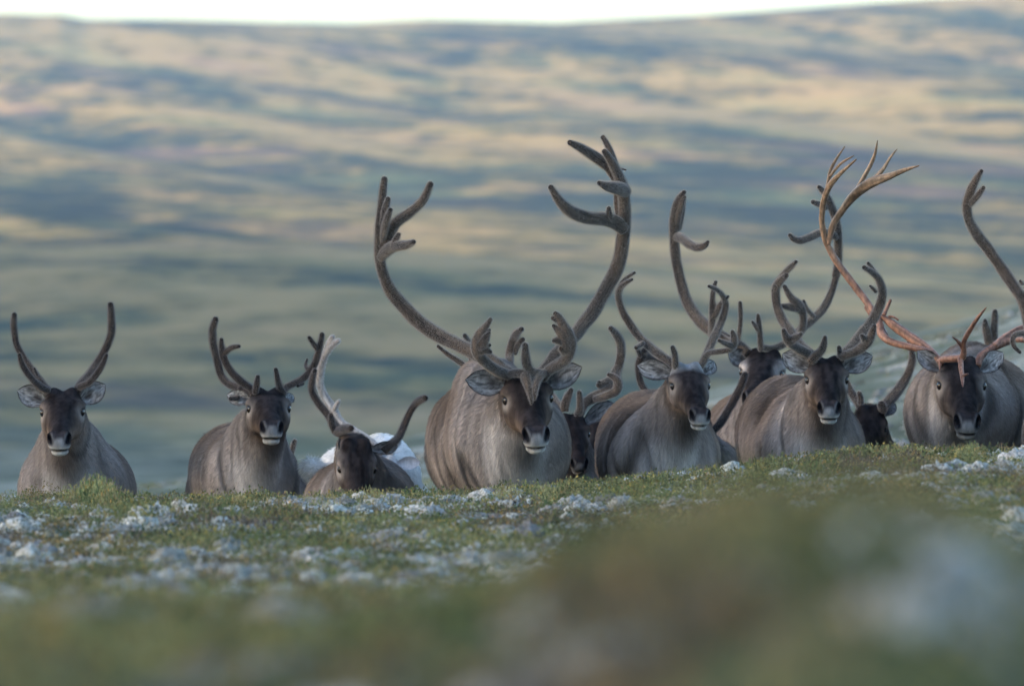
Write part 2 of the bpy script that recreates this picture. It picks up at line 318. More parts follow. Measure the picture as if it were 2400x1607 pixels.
# ------------------------------------------------------------------ signed-distance modelling
def seg(p, a, b, ra, rb):
    a = np.asarray(a, float); ba = np.asarray(b, float)-a; pa = p-a
    hh = np.clip((pa@ba)/max(ba@ba, 1e-9), 0, 1)
    return np.linalg.norm(pa-hh[:, None]*ba, axis=1)-(ra+(rb-ra)*hh)
def smin(a, b, k):
    hh = np.clip(.5+.5*(b-a)/k, 0, 1); return b+(a-b)*hh-k*hh*(1-hh)
def smax(a, b, k): return -smin(-a, -b, k)
def nets(f, lo, hi, h):
    lo = np.asarray(lo, float); n = np.ceil((np.asarray(hi)-lo)/h).astype(int)+1
    st = 6; nc_ = (n+st-1)//st+1
    gx = [np.arange(k)*h*st+lo[q] for q, k in enumerate(nc_)]
    P = np.stack(np.meshgrid(*gx, indexing='ij'), -1).reshape(-1, 3)
    c = f(P).reshape(nc_)
    big = np.repeat(np.repeat(np.repeat(c, st, 0), st, 1), st, 2)
    half = st//2
    big = big[half:half+n[0], half:half+n[1], half:half+n[2]] if min(big.shape[q]-half-n[q] for q in range(3)) >= 0 else big[:n[0], :n[1], :n[2]]
    n = np.array(big.shape)
    act = np.abs(big) < h*st*2.1
    ii = np.argwhere(act); v = big.copy()
    v[act] = f(ii*h+lo)
    sg = v < 0
    cs = np.zeros(n-1, int)
    for dx in (0, 1):
        for dy in (0, 1):
            for dz in (0, 1): cs += sg[dx:n[0]-1+dx, dy:n[1]-1+dy, dz:n[2]-1+dz]
    cells = np.argwhere((cs > 0) & (cs < 8)); vid = -np.ones(n-1, int); vid[tuple(cells.T)] = np.arange(len(cells))
    acc = np.zeros((len(cells), 3)); cnt = np.zeros(len(cells))
    co = [(0, 0, 0), (1, 0, 0), (0, 1, 0), (0, 0, 1), (1, 1, 0), (1, 0, 1), (0, 1, 1), (1, 1, 1)]
    for a in range(8):
        for b in range(a+1, 8):
            da = np.array(co[a]); db = np.array(co[b])
            if np.abs(da-db).sum() != 1: continue
            va = v[tuple((cells+da).T)]; vb = v[tuple((cells+db).T)]; m = (va < 0) != (vb < 0)
            tt = np.where(m, va/np.where(m, va-vb, 1), 0)
            acc[m] += (cells[m]+da+(db-da)*tt[m, None]); cnt[m] += 1
    V = acc/np.maximum(cnt, 1)[:, None]*h+lo
    Q = []
    for ax in range(3):
        o1, o2 = [q for q in range(3) if q != ax]
        s1 = [slice(1, n[q]-1) for q in range(3)]; s1[ax] = slice(0, n[ax]-1)
        s2 = list(s1); s2[ax] = slice(1, n[ax])
        e = np.argwhere(sg[tuple(s1)] != sg[tuple(s2)])
        off = np.array([1, 1, 1]); off[ax] = 0; e = e+off
        d1 = np.zeros(3, int); d1[o1] = 1; d2 = np.zeros(3, int); d2[o2] = 1
        q = np.stack([vid[tuple((e-d1-d2).T)], vid[tuple((e-d2).T)], vid[tuple(e.T)], vid[tuple((e-d1).T)]], 1)
        ins = sg[tuple(e.T)]
        if ax == 1: ins = ~ins
        q[~ins] = q[~ins][:, ::-1]; Q.append(q)
    Q = np.concatenate(Q); Q = Q[(Q >= 0).all(1)]
    def grad(V):
        e = h*.5; g_ = np.zeros_like(V); f0 = f(V)
        for q in range(3):
            d = np.zeros(3); d[q] = e; g_[:, q] = (f(V+d)-f0)/e
        return g_, f0
    for _ in range(2):
        g_, f0 = grad(V); l2 = np.maximum((g_**2).sum(1), .3); V = V-np.clip(f0/l2, -h, h)[:, None]*g_
    g_, _0 = grad(V)
    return V, Q, g_/np.maximum(np.linalg.norm(g_, axis=1), 1e-6)[:, None]

# head profile along the poll-to-nose axis: u, centre v, half width, half height
HP = np.array([(-.075, -.01, .034, .045), (-.04, -.005, .062, .068), (0, 0, .076, .080), (.05, -.002, .083, .084), (.10, -.006, .084, .083), (.15, -.012, .074, .077),
               (.20, -.02, .056, .067), (.25, -.027, .045, .057), (.30, -.032, .040, .050), (.345, -.035, .044, .046), (.38, -.037, .045, .043), (.405, -.040, .038, .036), (.42, -.042, .026, .023)])
_hc = [spl(HP[:, 0], HP[:, q]) for q in (1, 2, 3)]
def ell(q, c, r):
    d = (q-np.array(c))/np.array(r); l_ = np.linalg.norm(d, axis=1); return (l_-1)*min(r)
def head_sdf(q):
    u, v, w_ = q[:, 0], q[:, 1], q[:, 2]
    uc = np.clip(u, -.075, .42); cv, hw, hh = (k(uc) for k in _hc)
    vv = v-cv; aw = np.abs(w_)
    # jaw narrower than the brow
    hw = hw*(1-.22*sst(0, .08, -vv)*(1-sst(.28, .34, uc)))
    r = ((aw/hw)**2.3+(np.abs(vv)/hh)**2.3)**(1/2.3)
    d = (r-1)*np.minimum(hw, hh)
    d = smax(d, np.abs(u-.1725)-.2475, .03)
    q2 = np.stack([u, v, aw], 1)
    d = smin(d, ell(q2, (.085, .040, .066), (.040, .022, .026)), .022)      # brow above the eye
    d = smin(d, ell(q2, (.09, -.035, .05), (.07, .045, .030)), .03)         # cheek
    d = smin(d, ell(q2, (.015, .065, .038), (.035, .035, .025)), .03)       # antler base
    d = smin(d, ell(q2, (.378, -.016, .031), (.026, .024, .018)), .012)     # nostril wing
    d = smin(d, ell(q2, (.358, -.080, 0), (.048, .014, .034)), .008)        # lower lip and chin
    d = smax(d, -ell(q2, (.118, .022, .088), (.021, .015, .016)), .008)     # eye socket
    d = smax(d, -ell(q2, (.400, -.015, .0385), (.022, .023, .0095)), .005)    # nostril
    d = smax(d, -ell(q2, (.415, -.064, 0), (.055, .0045, .052)), .006)      # mouth line
    return d

def W3(x, y, d): return np.array([(x-1200)*PX*d, d, -(y-803.5)*PX*d])
FR = dict(A=(0, 660, 400/1161.), B=(400, 700, 420/1317.), C=(660, 740, 400/1363.), D=(840, 300, 660/1848.), E=(960, 700, 540/1841.),
          F=(1400, 400, 420/1372.), G=(1380, 780, 460/2121.), H=(1640, 560, 520/1510.), I=(1780, 300, 620/1800.), J=(2000, 680, 400/1568.), K=(1600, 600, 380/2292.), S=(0, 0, 1.))
def nrm(v): return v/max(np.linalg.norm(v), 1e-9)
def tube(P, r, seed, tip=True, seg_=14):
    P = np.asarray(P, float); r = np.asarray(r, float)
    if len(P) == 2: P = np.array([P[0], (P[0]+P[1])/2, P[1]]); r = np.array([r[0], r.mean(), r[1]])
    s = np.concatenate([[0], np.cumsum(np.linalg.norm(np.diff(P, axis=0), axis=1))])
    fs = [spl(s, P[:, q]) for q in range(3)]; fr = spl(s, r)
    # Catmull-Rom style tangents give rounder bends than the limited ones
    n_ = max(int(s[-1]/.009), 4); t_ = np.linspace(0, s[-1], n_)
    C = np.stack([f_(t_) for f_ in fs], 1)
    for _ in range(3): C[1:-1] = C[1:-1]*.5+(C[:-2]+C[2:])*.25
    rr = fr(t_)
    if tip:
        rt = rr[-1]; T = nrm(C[-1]-C[-2])
        for q in (.35, .62, .82, .95):
            C = np.vstack([C, C[n_-1]+T*rt*q*.95]); rr = np.append(rr, rt*math.sqrt(1-q*q))
    T = np.gradient(C, axis=0); T /= np.maximum(np.linalg.norm(T, axis=1), 1e-9)[:, None]
    a = nrm(np.cross(T[0], (.3, 1, .2))); V = []; ang = np.linspace(0, 2*math.pi, seg_, endpoint=False)
    L = 0; CF = []
    for k in range(len(C)):
        a = nrm(a-T[k]*(a@T[k])); b = np.cross(T[k], a)
        if k: L += np.linalg.norm(C[k]-C[k-1])
        lump = 1+.10*vn(np.cos(ang)*.9+seed, L*14+np.sin(ang)*.9, seed)+.07*vn(np.cos(ang)*2+seed, L*34+np.sin(ang)*2, seed+3)
        CF.append(np.clip(.42+.45*vn(np.cos(ang)*1.6+seed, L*5+np.sin(ang)*1.6, seed+8)+.38*vn(np.cos(ang)*4+seed, L*11+np.sin(ang)*4, seed+9)+.2*vn(ang*3, L*40, seed+2), 0, 1)*(1-.75*sst(-.035, .0, L-s[-1])))
        V.append(C[k]+(a*np.cos(ang)[:, None]+b*np.sin(ang)[:, None])*(rr[k]*lump)[:, None])
    V = np.concatenate(V); m = len(C); i = np.arange(m*seg_).reshape(m, seg_); j = np.roll(i, -1, 1)
    F_ = np.stack([i[:-1], j[:-1], j[1:], i[1:]], -1).reshape(-1, 4)
    V = np.vstack([V, C[-1]+T[-1]*rr[-1]*.3, C[0]])
    e = [[i[-1, q], j[-1, q], m*seg_, m*seg_] for q in range(seg_)]+[[j[0, q], i[0, q], m*seg_+1, m*seg_+1] for q in range(seg_)]
    return V, F_, e, np.append(np.concatenate(CF), [.1, .5])
ANT = {'antler_velvet': [(.016, .011, .009), (.100, .073, .056)], 'antler_dark_velvet': [(.009, .0065, .0055), (.050, .036, .030)], 'antler_pale_velvet': [(.17, .15, .145), (.42, .39, .38)], 'antler_bare_bone': [(.075, .034, .026), (.36, .19, .13)]}
def antler(spec, dist, root, base, mat, seed):
    """spec: 'F x y r dd, x y r dd, ...' one branch per line; r in pixels of the frame, dd metres behind the head"""
    V = []; F4 = []; F3 = []; n0 = 0; CC = []
    for bi, ln in enumerate([q.strip() for q in spec.strip().split(';') if q.strip()]):
        fr = FR[ln[0]]; P = []; r = []
        for pt in ln[1:].split(','):
            x, y, rad, dd = [float(q) for q in pt.split()]; dd += .055
            P.append(W3(fr[0]+x*fr[2], fr[1]+y*fr[2], dist+dd)); r.append(rad*.9*fr[2]*PX*dist)
        v, f4, e, cf = tube(P, r, seed*7+bi); CC.append(cf)
        V.append(v); F4 += [f4+n0]; F3 += [[a+n0, b+n0, c+n0] for a, b, c, _ in e]; n0 += len(v)
    V = np.concatenate(V)-base; me = bpy.data.meshes.new('antler')
    fs = np.concatenate(F4).tolist()+F3
    me.from_pydata(V.tolist(), [], fs); me.polygons.foreach_set('use_smooth', [True]*len(fs)); me.update()
    ca_, cb_ = (np.array(q) for q in ANT[mat.name]); cf = np.concatenate(CC)[:, None]; cc_ = ca_*(1-cf)+cb_*cf*1.0
    if mat.name == 'antler_bare_bone':
        hz_ = sst(.15, .55, V[:, 2]-V[:, 2].min()-.25)[:, None]; cc_ = cc_*(1-hz_)+np.array([[.27, .185, .125]])*(.35+.95*cf)*hz_
    at = me.color_attributes.new('coat', 'FLOAT_COLOR', 'POINT'); at.data.foreach_set('color', np.hstack([cc_, np.ones((len(V), 1))]).astype(np.float32).ravel())
    o = bpy.data.objects.new('antler', me); S.collection.objects.link(o); me.materials.append(mat); o.parent = root
    # short velvet fuzz
    fz = VELF[mat.name] if mat.name in VELF else None
    if fz:
        rng = np.random.default_rng(seed); Q = np.concatenate(F4)
        A = V[Q]; ar = np.linalg.norm(np.cross(A[:, 2]-A[:, 0], A[:, 3]-A[:, 1]), axis=1)/2; n = int(ar.sum()*230000)
        k = rng.choice(len(Q), n, p=ar/ar.sum()); b = rng.random((n, 2)); A = A[k]
        p = (A[:, 0]*(1-b[:, :1])+A[:, 1]*b[:, :1])*(1-b[:, 1:])+(A[:, 3]*(1-b[:, :1])+A[:, 2]*b[:, :1])*b[:, 1:]
        nn = np.cross(A[:, 1]-A[:, 0], A[:, 3]-A[:, 0]); nn /= np.maximum(np.linalg.norm(nn, axis=1), 1e-9)[:, None]
        d = nn+rng.normal(0, .35, (n, 3)); d /= np.linalg.norm(d, axis=1)[:, None]
        ln_ = rng.uniform(.004, .009, (n, 1)); c = np.array(fz)*rng.uniform(.8, 1.2, (n, 1))
        hair('velvet', np.stack([p-d*.001, p+d*ln_*.5, p+d*ln_], 1), np.full((n, 3), .00010)*np.array([1.2, 1, .3]), c, o)
    return o
VELF = {'antler_velvet': (.33, .29, .265), 'antler_dark_velvet': (.20, .17, .16), 'antler_pale_velvet': (.5, .48, .47)}
def hair(name, P, rad, col, parent, mat=None):
    n, k, _ = P.shape; hc = bpy.data.hair_curves.new(name); hc.add_curves([k]*n)
    hc.attributes['position'].data.foreach_set('vector', P.astype(np.float32).ravel())
    a = hc.attributes.get('radius') or hc.attributes.new('radius', 'FLOAT', 'POINT')
    a.data.foreach_set('value', rad.astype(np.float32).ravel())
    a = hc.attributes.new('coat', 'FLOAT_COLOR', 'CURVE')
    a.data.foreach_set('color', np.hstack([col, np.ones((n, 1))]).astype(np.float32).ravel())
    o = bpy.data.objects.new(name, hc); S.collection.objects.link(o); hc.materials.append(mat or fur_m); o.parent = parent
    return o

FURD = 46000
def reindeer(dist, eyes, sep, pitch, yaw, roll, C, Rr, label, seed, up=None, ears=(None, None), ant=(), mat=None, white=False, fore=0,
             fine=.0075, tail=None, hidden=False, mb_=None, cheek=0, mane=.0, tone=1.0, group='reindeer of the herd'):
    mpp = PX*dist; hs = sep*mpp/.176/max(math.cos(R(yaw)), .8); p_, y_, r_ = R(pitch), R(yaw), R(roll)
    u = np.array([math.sin(y_)*math.cos(p_), -math.cos(y_)*math.cos(p_), -math.sin(p_)])
    wv = np.array([math.cos(y_), math.sin(y_), 0]); v = np.cross(u, wv)
    wv, v = wv*math.cos(r_)+v*math.sin(r_), v*math.cos(r_)-wv*math.sin(r_)
    E = W3(eyes[0], eyes[1], dist); O = E-hs*(.115*u+.03*v); Bm = np.stack([u, v, wv])
    Cc = W3(C[0], C[1], dist+C[2]); Rc = W3(Rr[0], Rr[1], dist+Rr[2]); rc, rr = C[3], Rr[3]
    fwd = nrm((Cc-Rc)*np.array([1, 1, 0])); side = np.array([-fwd[1], fwd[0], 0])
    base = np.array([*((Cc+Rc)/2)[:2], 0]); base[2] = float(G(base[0], base[1]))
    Mid = (Cc+Rc)/2+np.array([0, 0, -.02]); up3 = np.array([0, 0, 1.])
    pr = [(Cc, Mid, rc, (rc+rr)/2*1.04, .06), (Mid, Rc, (rc+rr)/2*1.04, rr, .06)]
    if up: U = W3(up[0], up[1], dist+up[2]); pr.append((U, Cc, up[3], rc*.8, .08))
    poll = O-.02*hs*u-.01*hs*v
    pr.append((poll, Cc+fwd*.02+up3*.04, .078*hs, rc*.66, .07))
    thr = O+hs*(.02*u-.075*v)
    pr.append((thr, Cc+fwd*.10-up3*.10, .062*hs, rc*(.54+mane), .05))
    legs = []
    for org, sgn in ((Cc, 1), (Cc, -1), (Rc, 1), (Rc, -1)):
        hind = org is Rc; sd_ = .12*sgn
        top = org+side*sd_-up3*.10; ft = org+side*sd_*1.05+fwd*(.06 if not hind else -.10)
        gz = float(G(ft[0], ft[1])); ft = np.array([ft[0], ft[1], gz+.05]); top2 = top.copy()
        kn = top*.42+ft*.58+fwd*(.03 if not hind else -.11)
        if top[2]-ft[2] < .2: kn = (top+ft)/2
        pr += [(top, kn, .085 if not hind else .11, .036, .04), (kn, ft+up3*.04, .033, .024, .015), (ft+up3*.03, ft+fwd*.05-up3*.01, .030, .036, .015)]
    tc_ = Rc-fwd*rr*.9+up3*rr*.35
    if tail is not None: tc_ = W3(tail[0], tail[1], dist+tail[2])
    pr.append((Rc-fwd*rr*.5+up3*rr*.3, tc_, .05, .035 if tail is None else .036, .03))
    lo = np.array([np.minimum(a, b)-max(ra, rb) for a, b, ra, rb, _ in pr]).min(0)-.04
    hi = np.array([np.maximum(a, b)+max(ra, rb) for a, b, ra, rb, _ in pr]).max(0)+.04
    Hh = np.array([O+hs*(a*u+b*v+c*wv) for a in (-.08, .44) for b in (-.12, .12) for c in (-.1, .1)])
    lo = np.minimum(lo, Hh.min(0)-.02); hi = np.maximum(hi, Hh.max(0)+.02)
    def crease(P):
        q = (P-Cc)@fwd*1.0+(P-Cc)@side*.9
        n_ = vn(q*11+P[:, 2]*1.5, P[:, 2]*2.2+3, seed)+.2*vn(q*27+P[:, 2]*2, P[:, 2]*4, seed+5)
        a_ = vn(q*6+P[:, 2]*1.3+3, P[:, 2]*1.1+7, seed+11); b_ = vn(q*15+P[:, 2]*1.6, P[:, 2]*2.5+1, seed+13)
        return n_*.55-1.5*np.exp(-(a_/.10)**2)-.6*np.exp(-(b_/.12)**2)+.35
    def f(P):
        d = None
        for a, b, ra, rb, k in pr:
            s_ = seg(P, a, b, ra, rb); d = s_ if d is None else smin(d, s_, k)
        hq = ((P-O)@Bm.T)/hs; near_ = np.linalg.norm(hq-np.array([.17, -.02, 0]), axis=1)
        d = d-.012*crease(P)*sst(.28, .50, near_)
        hd = np.where(near_ < .42, head_sdf(hq), near_-.22)*hs
        return smin(d, hd, .022)
    V, Q, N = nets(f, lo, hi, fine if not hidden else .014)
    # ---- coat colours (the animal's own markings, and shade painted into its folds)
    rs_ = np.random.default_rng(seed+500); tan_ = rs_.uniform(.6, 1.25); mb = mb_ if mb_ is not None else rs_.uniform(.7, 1.0)
    def colour(P, N_):
        hq = ((P-O)@Bm.T)/hs; uu, vv_, ww = hq.T; aw = np.abs(ww)
        hd = head_sdf(hq)*hs; hm_ = 1-sst(.006, .05, hd); hm_ = hm_*(1-sst(.0, .09, -uu))
        k = (P-Cc)@fwd; z = (P[:, 2]-Cc[2]); q = k+(P-Cc)@side*.9
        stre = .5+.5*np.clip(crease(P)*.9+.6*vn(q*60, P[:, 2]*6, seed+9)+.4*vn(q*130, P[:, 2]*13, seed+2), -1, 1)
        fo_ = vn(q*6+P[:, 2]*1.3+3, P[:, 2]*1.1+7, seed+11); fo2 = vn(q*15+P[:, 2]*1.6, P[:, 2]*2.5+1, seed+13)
        stre = (stre*.75+.16)*(1-.60*np.exp(-((fo_-.04)/.13)**2)-.32*np.exp(-(fo2/.12)**2))+.16*np.exp(-((fo_+.16)/.12)**2)  # folds darkened and their edges lightened, shading painted into the coat
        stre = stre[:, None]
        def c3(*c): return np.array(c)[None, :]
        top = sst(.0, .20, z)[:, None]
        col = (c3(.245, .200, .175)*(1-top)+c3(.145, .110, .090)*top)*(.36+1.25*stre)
        mot = vn(q*5+2, P[:, 2]*4, seed+31)+.5*vn(q*12, P[:, 2]*10, seed+32)
        col = col*(1+.20*np.clip(mot, -1, 1)[:, None]*np.array([[1, .93, .86]]))
        # paler neck and chest
        nk = nrm(poll-Cc); tt = np.clip(((P-Cc)@nk)/np.linalg.norm(poll-Cc), -.3, 1.2)
        dn = np.linalg.norm(P-Cc-np.outer((P-Cc)@nk, nk), axis=1)
        neck = (sst(-.05, .35, tt)*(1-sst(.9, 1.1, tt)))[:, None]
        col = col*(1-neck*.75)+c3(.275, .240, .225)*(.5+1.0*stre)*neck*.75
        front = sst(.05, .16, k-rc*.45)*(1-sst(.0, .14, z-.02))*(1-sst(.10, .16, np.abs((P-Cc)@side)))
        col = col*(1-front[:, None]*.9)+c3(.50, .465, .45)*(.7+.55*stre)*front[:, None]*.9
        # dark beard under the jaw
        be = np.exp(-((uu-.10)/.16)**2-((vv_+.19)/.11)**2-(ww/.065)**2)[:, None]
        col = col*(1-.85*be)+c3(.060, .044, .036)*.85*be*(.6+.8*stre)
        # head
        fl = .5+.5*np.clip(vn(uu*26, ww*60, seed+4)+.5*vn(uu*70, ww*120, seed+6)+.3*vn(vv_*90, uu*60, seed+7), -1, 1); fl = fl[:, None]
        h0 = c3(.023, .019, .0195)*(.45+1.1*fl)
        side_ = (sst(.040, .090, aw+.10*(uu-.12))*sst(.03, .12, uu)*(1-sst(.25, .34, uu)))[:, None]
        lowr = sst(.012, -.05, vv_)[:, None]
        h0 = h0*(1-.8*np.maximum(side_*.6, lowr))+c3(.165, .120, .094)*tan_*(.5+1.0*fl)*.8*np.maximum(side_*.6, lowr)
        ck = (sst(.035, .075, aw)*sst(.20, .12, uu)*sst(-.03, .01, -np.abs(vv_)+.05))[:, None]*cheek*(.45 if cheek < .6 else 1)
        h0 = h0*(1-ck)+c3(.42, .38, .36)*(.6+.7*fl)*ck
        fo = (sst(.09, .02, uu)*sst(.0, .05, vv_))[:, None]*fore
        h0 = h0*(1-fo)+c3(.30, .30, .31)*(.7+.6*fl)*fo
        er = np.exp(-(((uu-.125)/.034)**2+((vv_-.012)/.026)**2)**1.5)*(aw > .05)
        h0 = h0*(1-.7*er[:, None])+c3(.33, .29, .26)*.7*er[:, None]
        eb = np.exp(-(((uu-.118)/.022)**2+((vv_-.024)/.015)**2)**2)*(aw > .06)
        h0 = h0*(1-eb[:, None])+c3(.012, .01, .01)*eb[:, None]
        # muzzle
        mz = (sst(.360, .402, uu-.35*(vv_+.02)))[:, None]; mw = sst(-.034, -.056, vv_)[:, None]; nz_ = sst(.010, -.004, aw-.012-.55*np.clip(-.018-vv_, 0, .05))[:, None]*sst(-.004, -.022, vv_)[:, None]
        h0 = h0*(1-mz)+((c3(.022, .020, .023)*(1-nz_)+c3(.17, .172, .18)*nz_)*(1-mw)+c3(.28, .275, .27)*mb*mw)*(.75+.5*fl)*mz
        lip = (sst(.318, .352, uu)*sst(-.044, -.058, vv_))[:, None]
        h0 = h0*(1-lip)+c3(.43, .42, .405)*(.3+.7*mb)*(.75+.5*fl)*lip
        mo = (sst(.32, .35, uu)*np.exp(-((vv_+.0655)/.0065)**2))[:, None]
        h0 = h0*(1-.92*mo)+c3(.02, .015, .015)*.92*mo
        nc2 = .0385+.36*(vv_+.013)
        no = np.exp(-(((uu-.394)/.030)**2+((vv_+.016)/.0245)**2+((aw-nc2)/.0108)**2)**1.8)[:, None]
        rim = np.exp(-(((uu-.398)/.026)**2+((vv_+.015)/.024)**2+((aw-nc2+.013)/.0055)**2)**1.3)[:, None]
        h0 = h0*(1-.4*rim)+c3(.28, .28, .29)*.4*rim
        h0 = h0*(1-np.clip(no*1.5, 0, 1))+c3(.006, .006, .008)*np.clip(no*1.5, 0, 1)
        if white: col = c3(.76, .74, .72)*(.70+.40*stre); h0 = h0*.12+c3(.62, .60, .60)*(.75+.35*fl)*.88
        else:
            tl = np.linalg.norm(P-tc_, axis=1)
            tw_ = (sst(.10, .065, tl))[:, None]*(1 if tail is not None else .5); col = col*(1-tw_)+c3(.60, .56, .53)*tw_
        hm2 = hm_[:, None]
        return np.clip((col*(1-hm2)+h0*hm2)*tone, 0, .9), hm_
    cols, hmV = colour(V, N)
    # ---- ears
    rng = np.random.default_rng(seed); EV = []; EF = []; EC = []; n0 = len(V); earhair = []
    for si, tip in zip((-1, 1), ears):
        if tip == 'none': continue
        eb_ = O+hs*(.018*u+.045*v+si*.068*wv)
        tp = O+hs*(.01*u+.075*v+si*.215*wv) if tip is None else W3(tip[0], tip[1], dist+.07+(tip[2] if len(tip) > 2 else .02))
        wd = (tip[3] if tip is not None and len(tip) > 3 else .042)*hs*1.1
        a = tp-eb_; Ln = np.linalg.norm(a); an = a/Ln; nn = nrm(np.array([0, -1, .05])-an*(an@np.array([0, -1, .05]))); b = np.cross(an, nn)
        ns, ntt = 22, 15; ss = np.linspace(0, 1, ns); t2 = np.linspace(-1, 1, ntt)
        sg_, tg = np.meshgrid(ss, t2, indexing='ij')
        prof = np.array([.40, .56, .76, .92, 1.0, 1.0, .93, .78, .52, .05]); wd_s = np.interp(sg_, np.linspace(0, 1, 10), prof)*wd
        cup = .62*wd*(1-.55*sg_)
        for layer, off in ((0, 0), (1, .0055)):
            p = eb_+a*sg_[..., None]+b*(wd_s*tg)[..., None]+nn*((cup*(tg**2)*(wd_s/wd)-off*(1-np.abs(tg)**4)*1.0-.006)[..., None])
            i = np.arange(ns*ntt).reshape(ns, ntt)+n0
            fq = np.stack([i[:-1, :-1], i[:-1, 1:], i[1:, 1:], i[1:, :-1]], -1).reshape(-1, 4)
            EF.append(fq if layer else fq[:, ::-1]); EV.append(p.reshape(-1, 3)); n0 += ns*ntt
            if layer: c = np.ones((ns, ntt, 1))*np.array([.085, .065, .058])
            else:
                pale = np.array([.35, .35, .36])*rs_.uniform(.65, 1.05); dk = np.array([.035, .028, .028])
                e_ = sst(.84, 1.0, np.abs(tg)+.35*sst(.8, 1, sg_))[..., None]
                hole = np.exp(-((sg_-.30)/.20)**2-((tg-.05)/.42)**2)[..., None]
                c = pale*(.75+.5*vn(sg_*14, tg*9, seed)[..., None]+.35*vn(sg_*5, tg*16, seed+1)[..., None]); c = c*(1-e_)+dk*e_; c = c*(1-.85*hole)+dk*.85*hole
            if white: c = np.ones_like(c)*np.array([.55, .52, .53])
            EC.append(np.clip(c.reshape(-1, 3), .01, .9)*tone)
    if EV:
        V2 = np.vstack([V]+EV); Q2 = np.vstack([Q]+EF); C2 = np.vstack([cols]+EC)
    else: V2, Q2, C2 = V, Q, cols
    root = bpy.data.objects.new('reindeer', None); S.collection.objects.link(root); root.location = base; root.empty_display_size = .3
    tag(root, label, 'reindeer', group)
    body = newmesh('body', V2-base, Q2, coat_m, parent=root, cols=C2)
    # ---- fur
    A = V2[Q2]; ar = np.linalg.norm(np.cross(A[:, 2]-A[:, 0], A[:, 3]-A[:, 1]), axis=1)/2
    ctr = A.mean(1); fn = np.cross(A[:, 2]-A[:, 0], A[:, 3]-A[:, 1]); fn /= np.maximum(np.linalg.norm(fn, axis=1), 1e-9)[:, None]
    crest = -(1150-803.5)*PX*ctr[:, 1]-.10
    wgt = np.where(ctr[:, 2] > crest, 1., .06)*np.where(fn[:, 1] < .45, 1., .25)
    hqc = ((ctr-O)@Bm.T)/hs; ish = (head_sdf(hqc) < .012) & (hqc[:, 0] > -.03); isE = np.arange(len(Q2)) >= len(Q)
    wgt = wgt*np.where(ish, 3.0, 1.)*np.where(isE, 2.0, 1)
    wgt = wgt*np.where((hqc[:, 0] > .37), .15, 1.)
    pw = ar*wgt; n = int(pw.sum()*FURD*(.4 if hidden else 1.)); k = rng.choice(len(Q2), n, p=pw/pw.sum())
    b2 = rng.random((n, 2)); A = A[k]
    p = (A[:, 0]*(1-b2[:, :1])+A[:, 1]*b2[:, :1])*(1-b2[:, 1:])+(A[:, 3]*(1-b2[:, :1])+A[:, 2]*b2[:, :1])*b2[:, 1:]
    nn = fn[k]; onE = isE[k]; onH = ish[k] & ~onE
    cl = C2[Q2[k]].mean(1)
    flow = np.where(onH[:, None], -u[None]*1.0-v[None]*.15, (-fwd*.45-up3*1.0)[None])
    flow = flow+rng.normal(0, .10, (n, 3))+np.stack([vn(p[:, 0]*9, p[:, 2]*9, 71), vn(p[:, 0]*9, p[:, 2]*9, 72), vn(p[:, 0]*9, p[:, 2]*9, 73)], 1)*.30
    fl_ = flow-nn*(flow*nn).sum(1)[:, None]; fl_ /= np.maximum(np.linalg.norm(fl_, axis=1), 1e-6)[:, None]
    L_ = np.where(onE, .013, np.where(onH, .008*hs, .021))*rng.uniform(.6, 1.25, n)
    if tail is not None or white:
        tl = np.linalg.norm(p-tc_, axis=1); L_ = np.where(tl < .085, .034*rng.uniform(.5, 1.1, n), L_)
    dnk = ((p-O)@Bm.T)/hs; thr_ = np.exp(-((dnk[:, 0]-.12)/.14)**2-((dnk[:, 1]+.24)/.12)**2-(dnk[:, 2]/.12)**2); L_ = L_*(1+1.1*thr_)
    lift = np.where(onE, .7, np.where(onH, .28, .45))+rng.uniform(-.1, .25, n)
    if tail is not None: lift = np.where(np.linalg.norm(p-tc_, axis=1) < .085, 1.6, lift)
    d1 = fl_+nn*lift[:, None]; d1 /= np.linalg.norm(d1, axis=1)[:, None]
    d2 = fl_+nn*(lift*.35)[:, None]; d2 /= np.linalg.norm(d2, axis=1)[:, None]
    p0 = p-nn*.001; p1 = p0+d1*(L_*.5)[:, None]; p2 = p1+d2*(L_*.5)[:, None]
    rad = np.stack([np.full(n, .00045), np.full(n, .00038), np.full(n, .0001)], 1)*np.where(onH | onE, .55, 1.)[:, None]
    cl = cl*rng.uniform(.72, 1.42, (n, 1))
    hair('fur', np.stack([p0, p1, p2], 1)-base, rad, np.clip(cl, 0, .95), body)
    # ---- eyes
    if not hidden:
        for si in (-1, 1):
            ec = O+hs*(.117*u+.022*v+si*.0715*wv)-base
            ng = 12; th, ph = np.meshgrid(np.linspace(0, math.pi, ng), np.linspace(0, 2*math.pi, 18, endpoint=False), indexing='ij')
            ev = np.stack([np.sin(th)*np.cos(ph), np.sin(th)*np.sin(ph), np.cos(th)], -1).reshape(-1, 3)*.0185*hs+ec
            i = np.arange(ng*18).reshape(ng, 18); j = np.roll(i, -1, 1)
            newmesh('eye', ev, np.stack([i[:-1], i[1:], j[1:], j[:-1]], -1).reshape(-1, 4), eye_m, parent=root)
    for k_, sp in enumerate(ant):
        antler(sp, dist, root, base, mat or vel_brown, seed*3+k_)
    return root
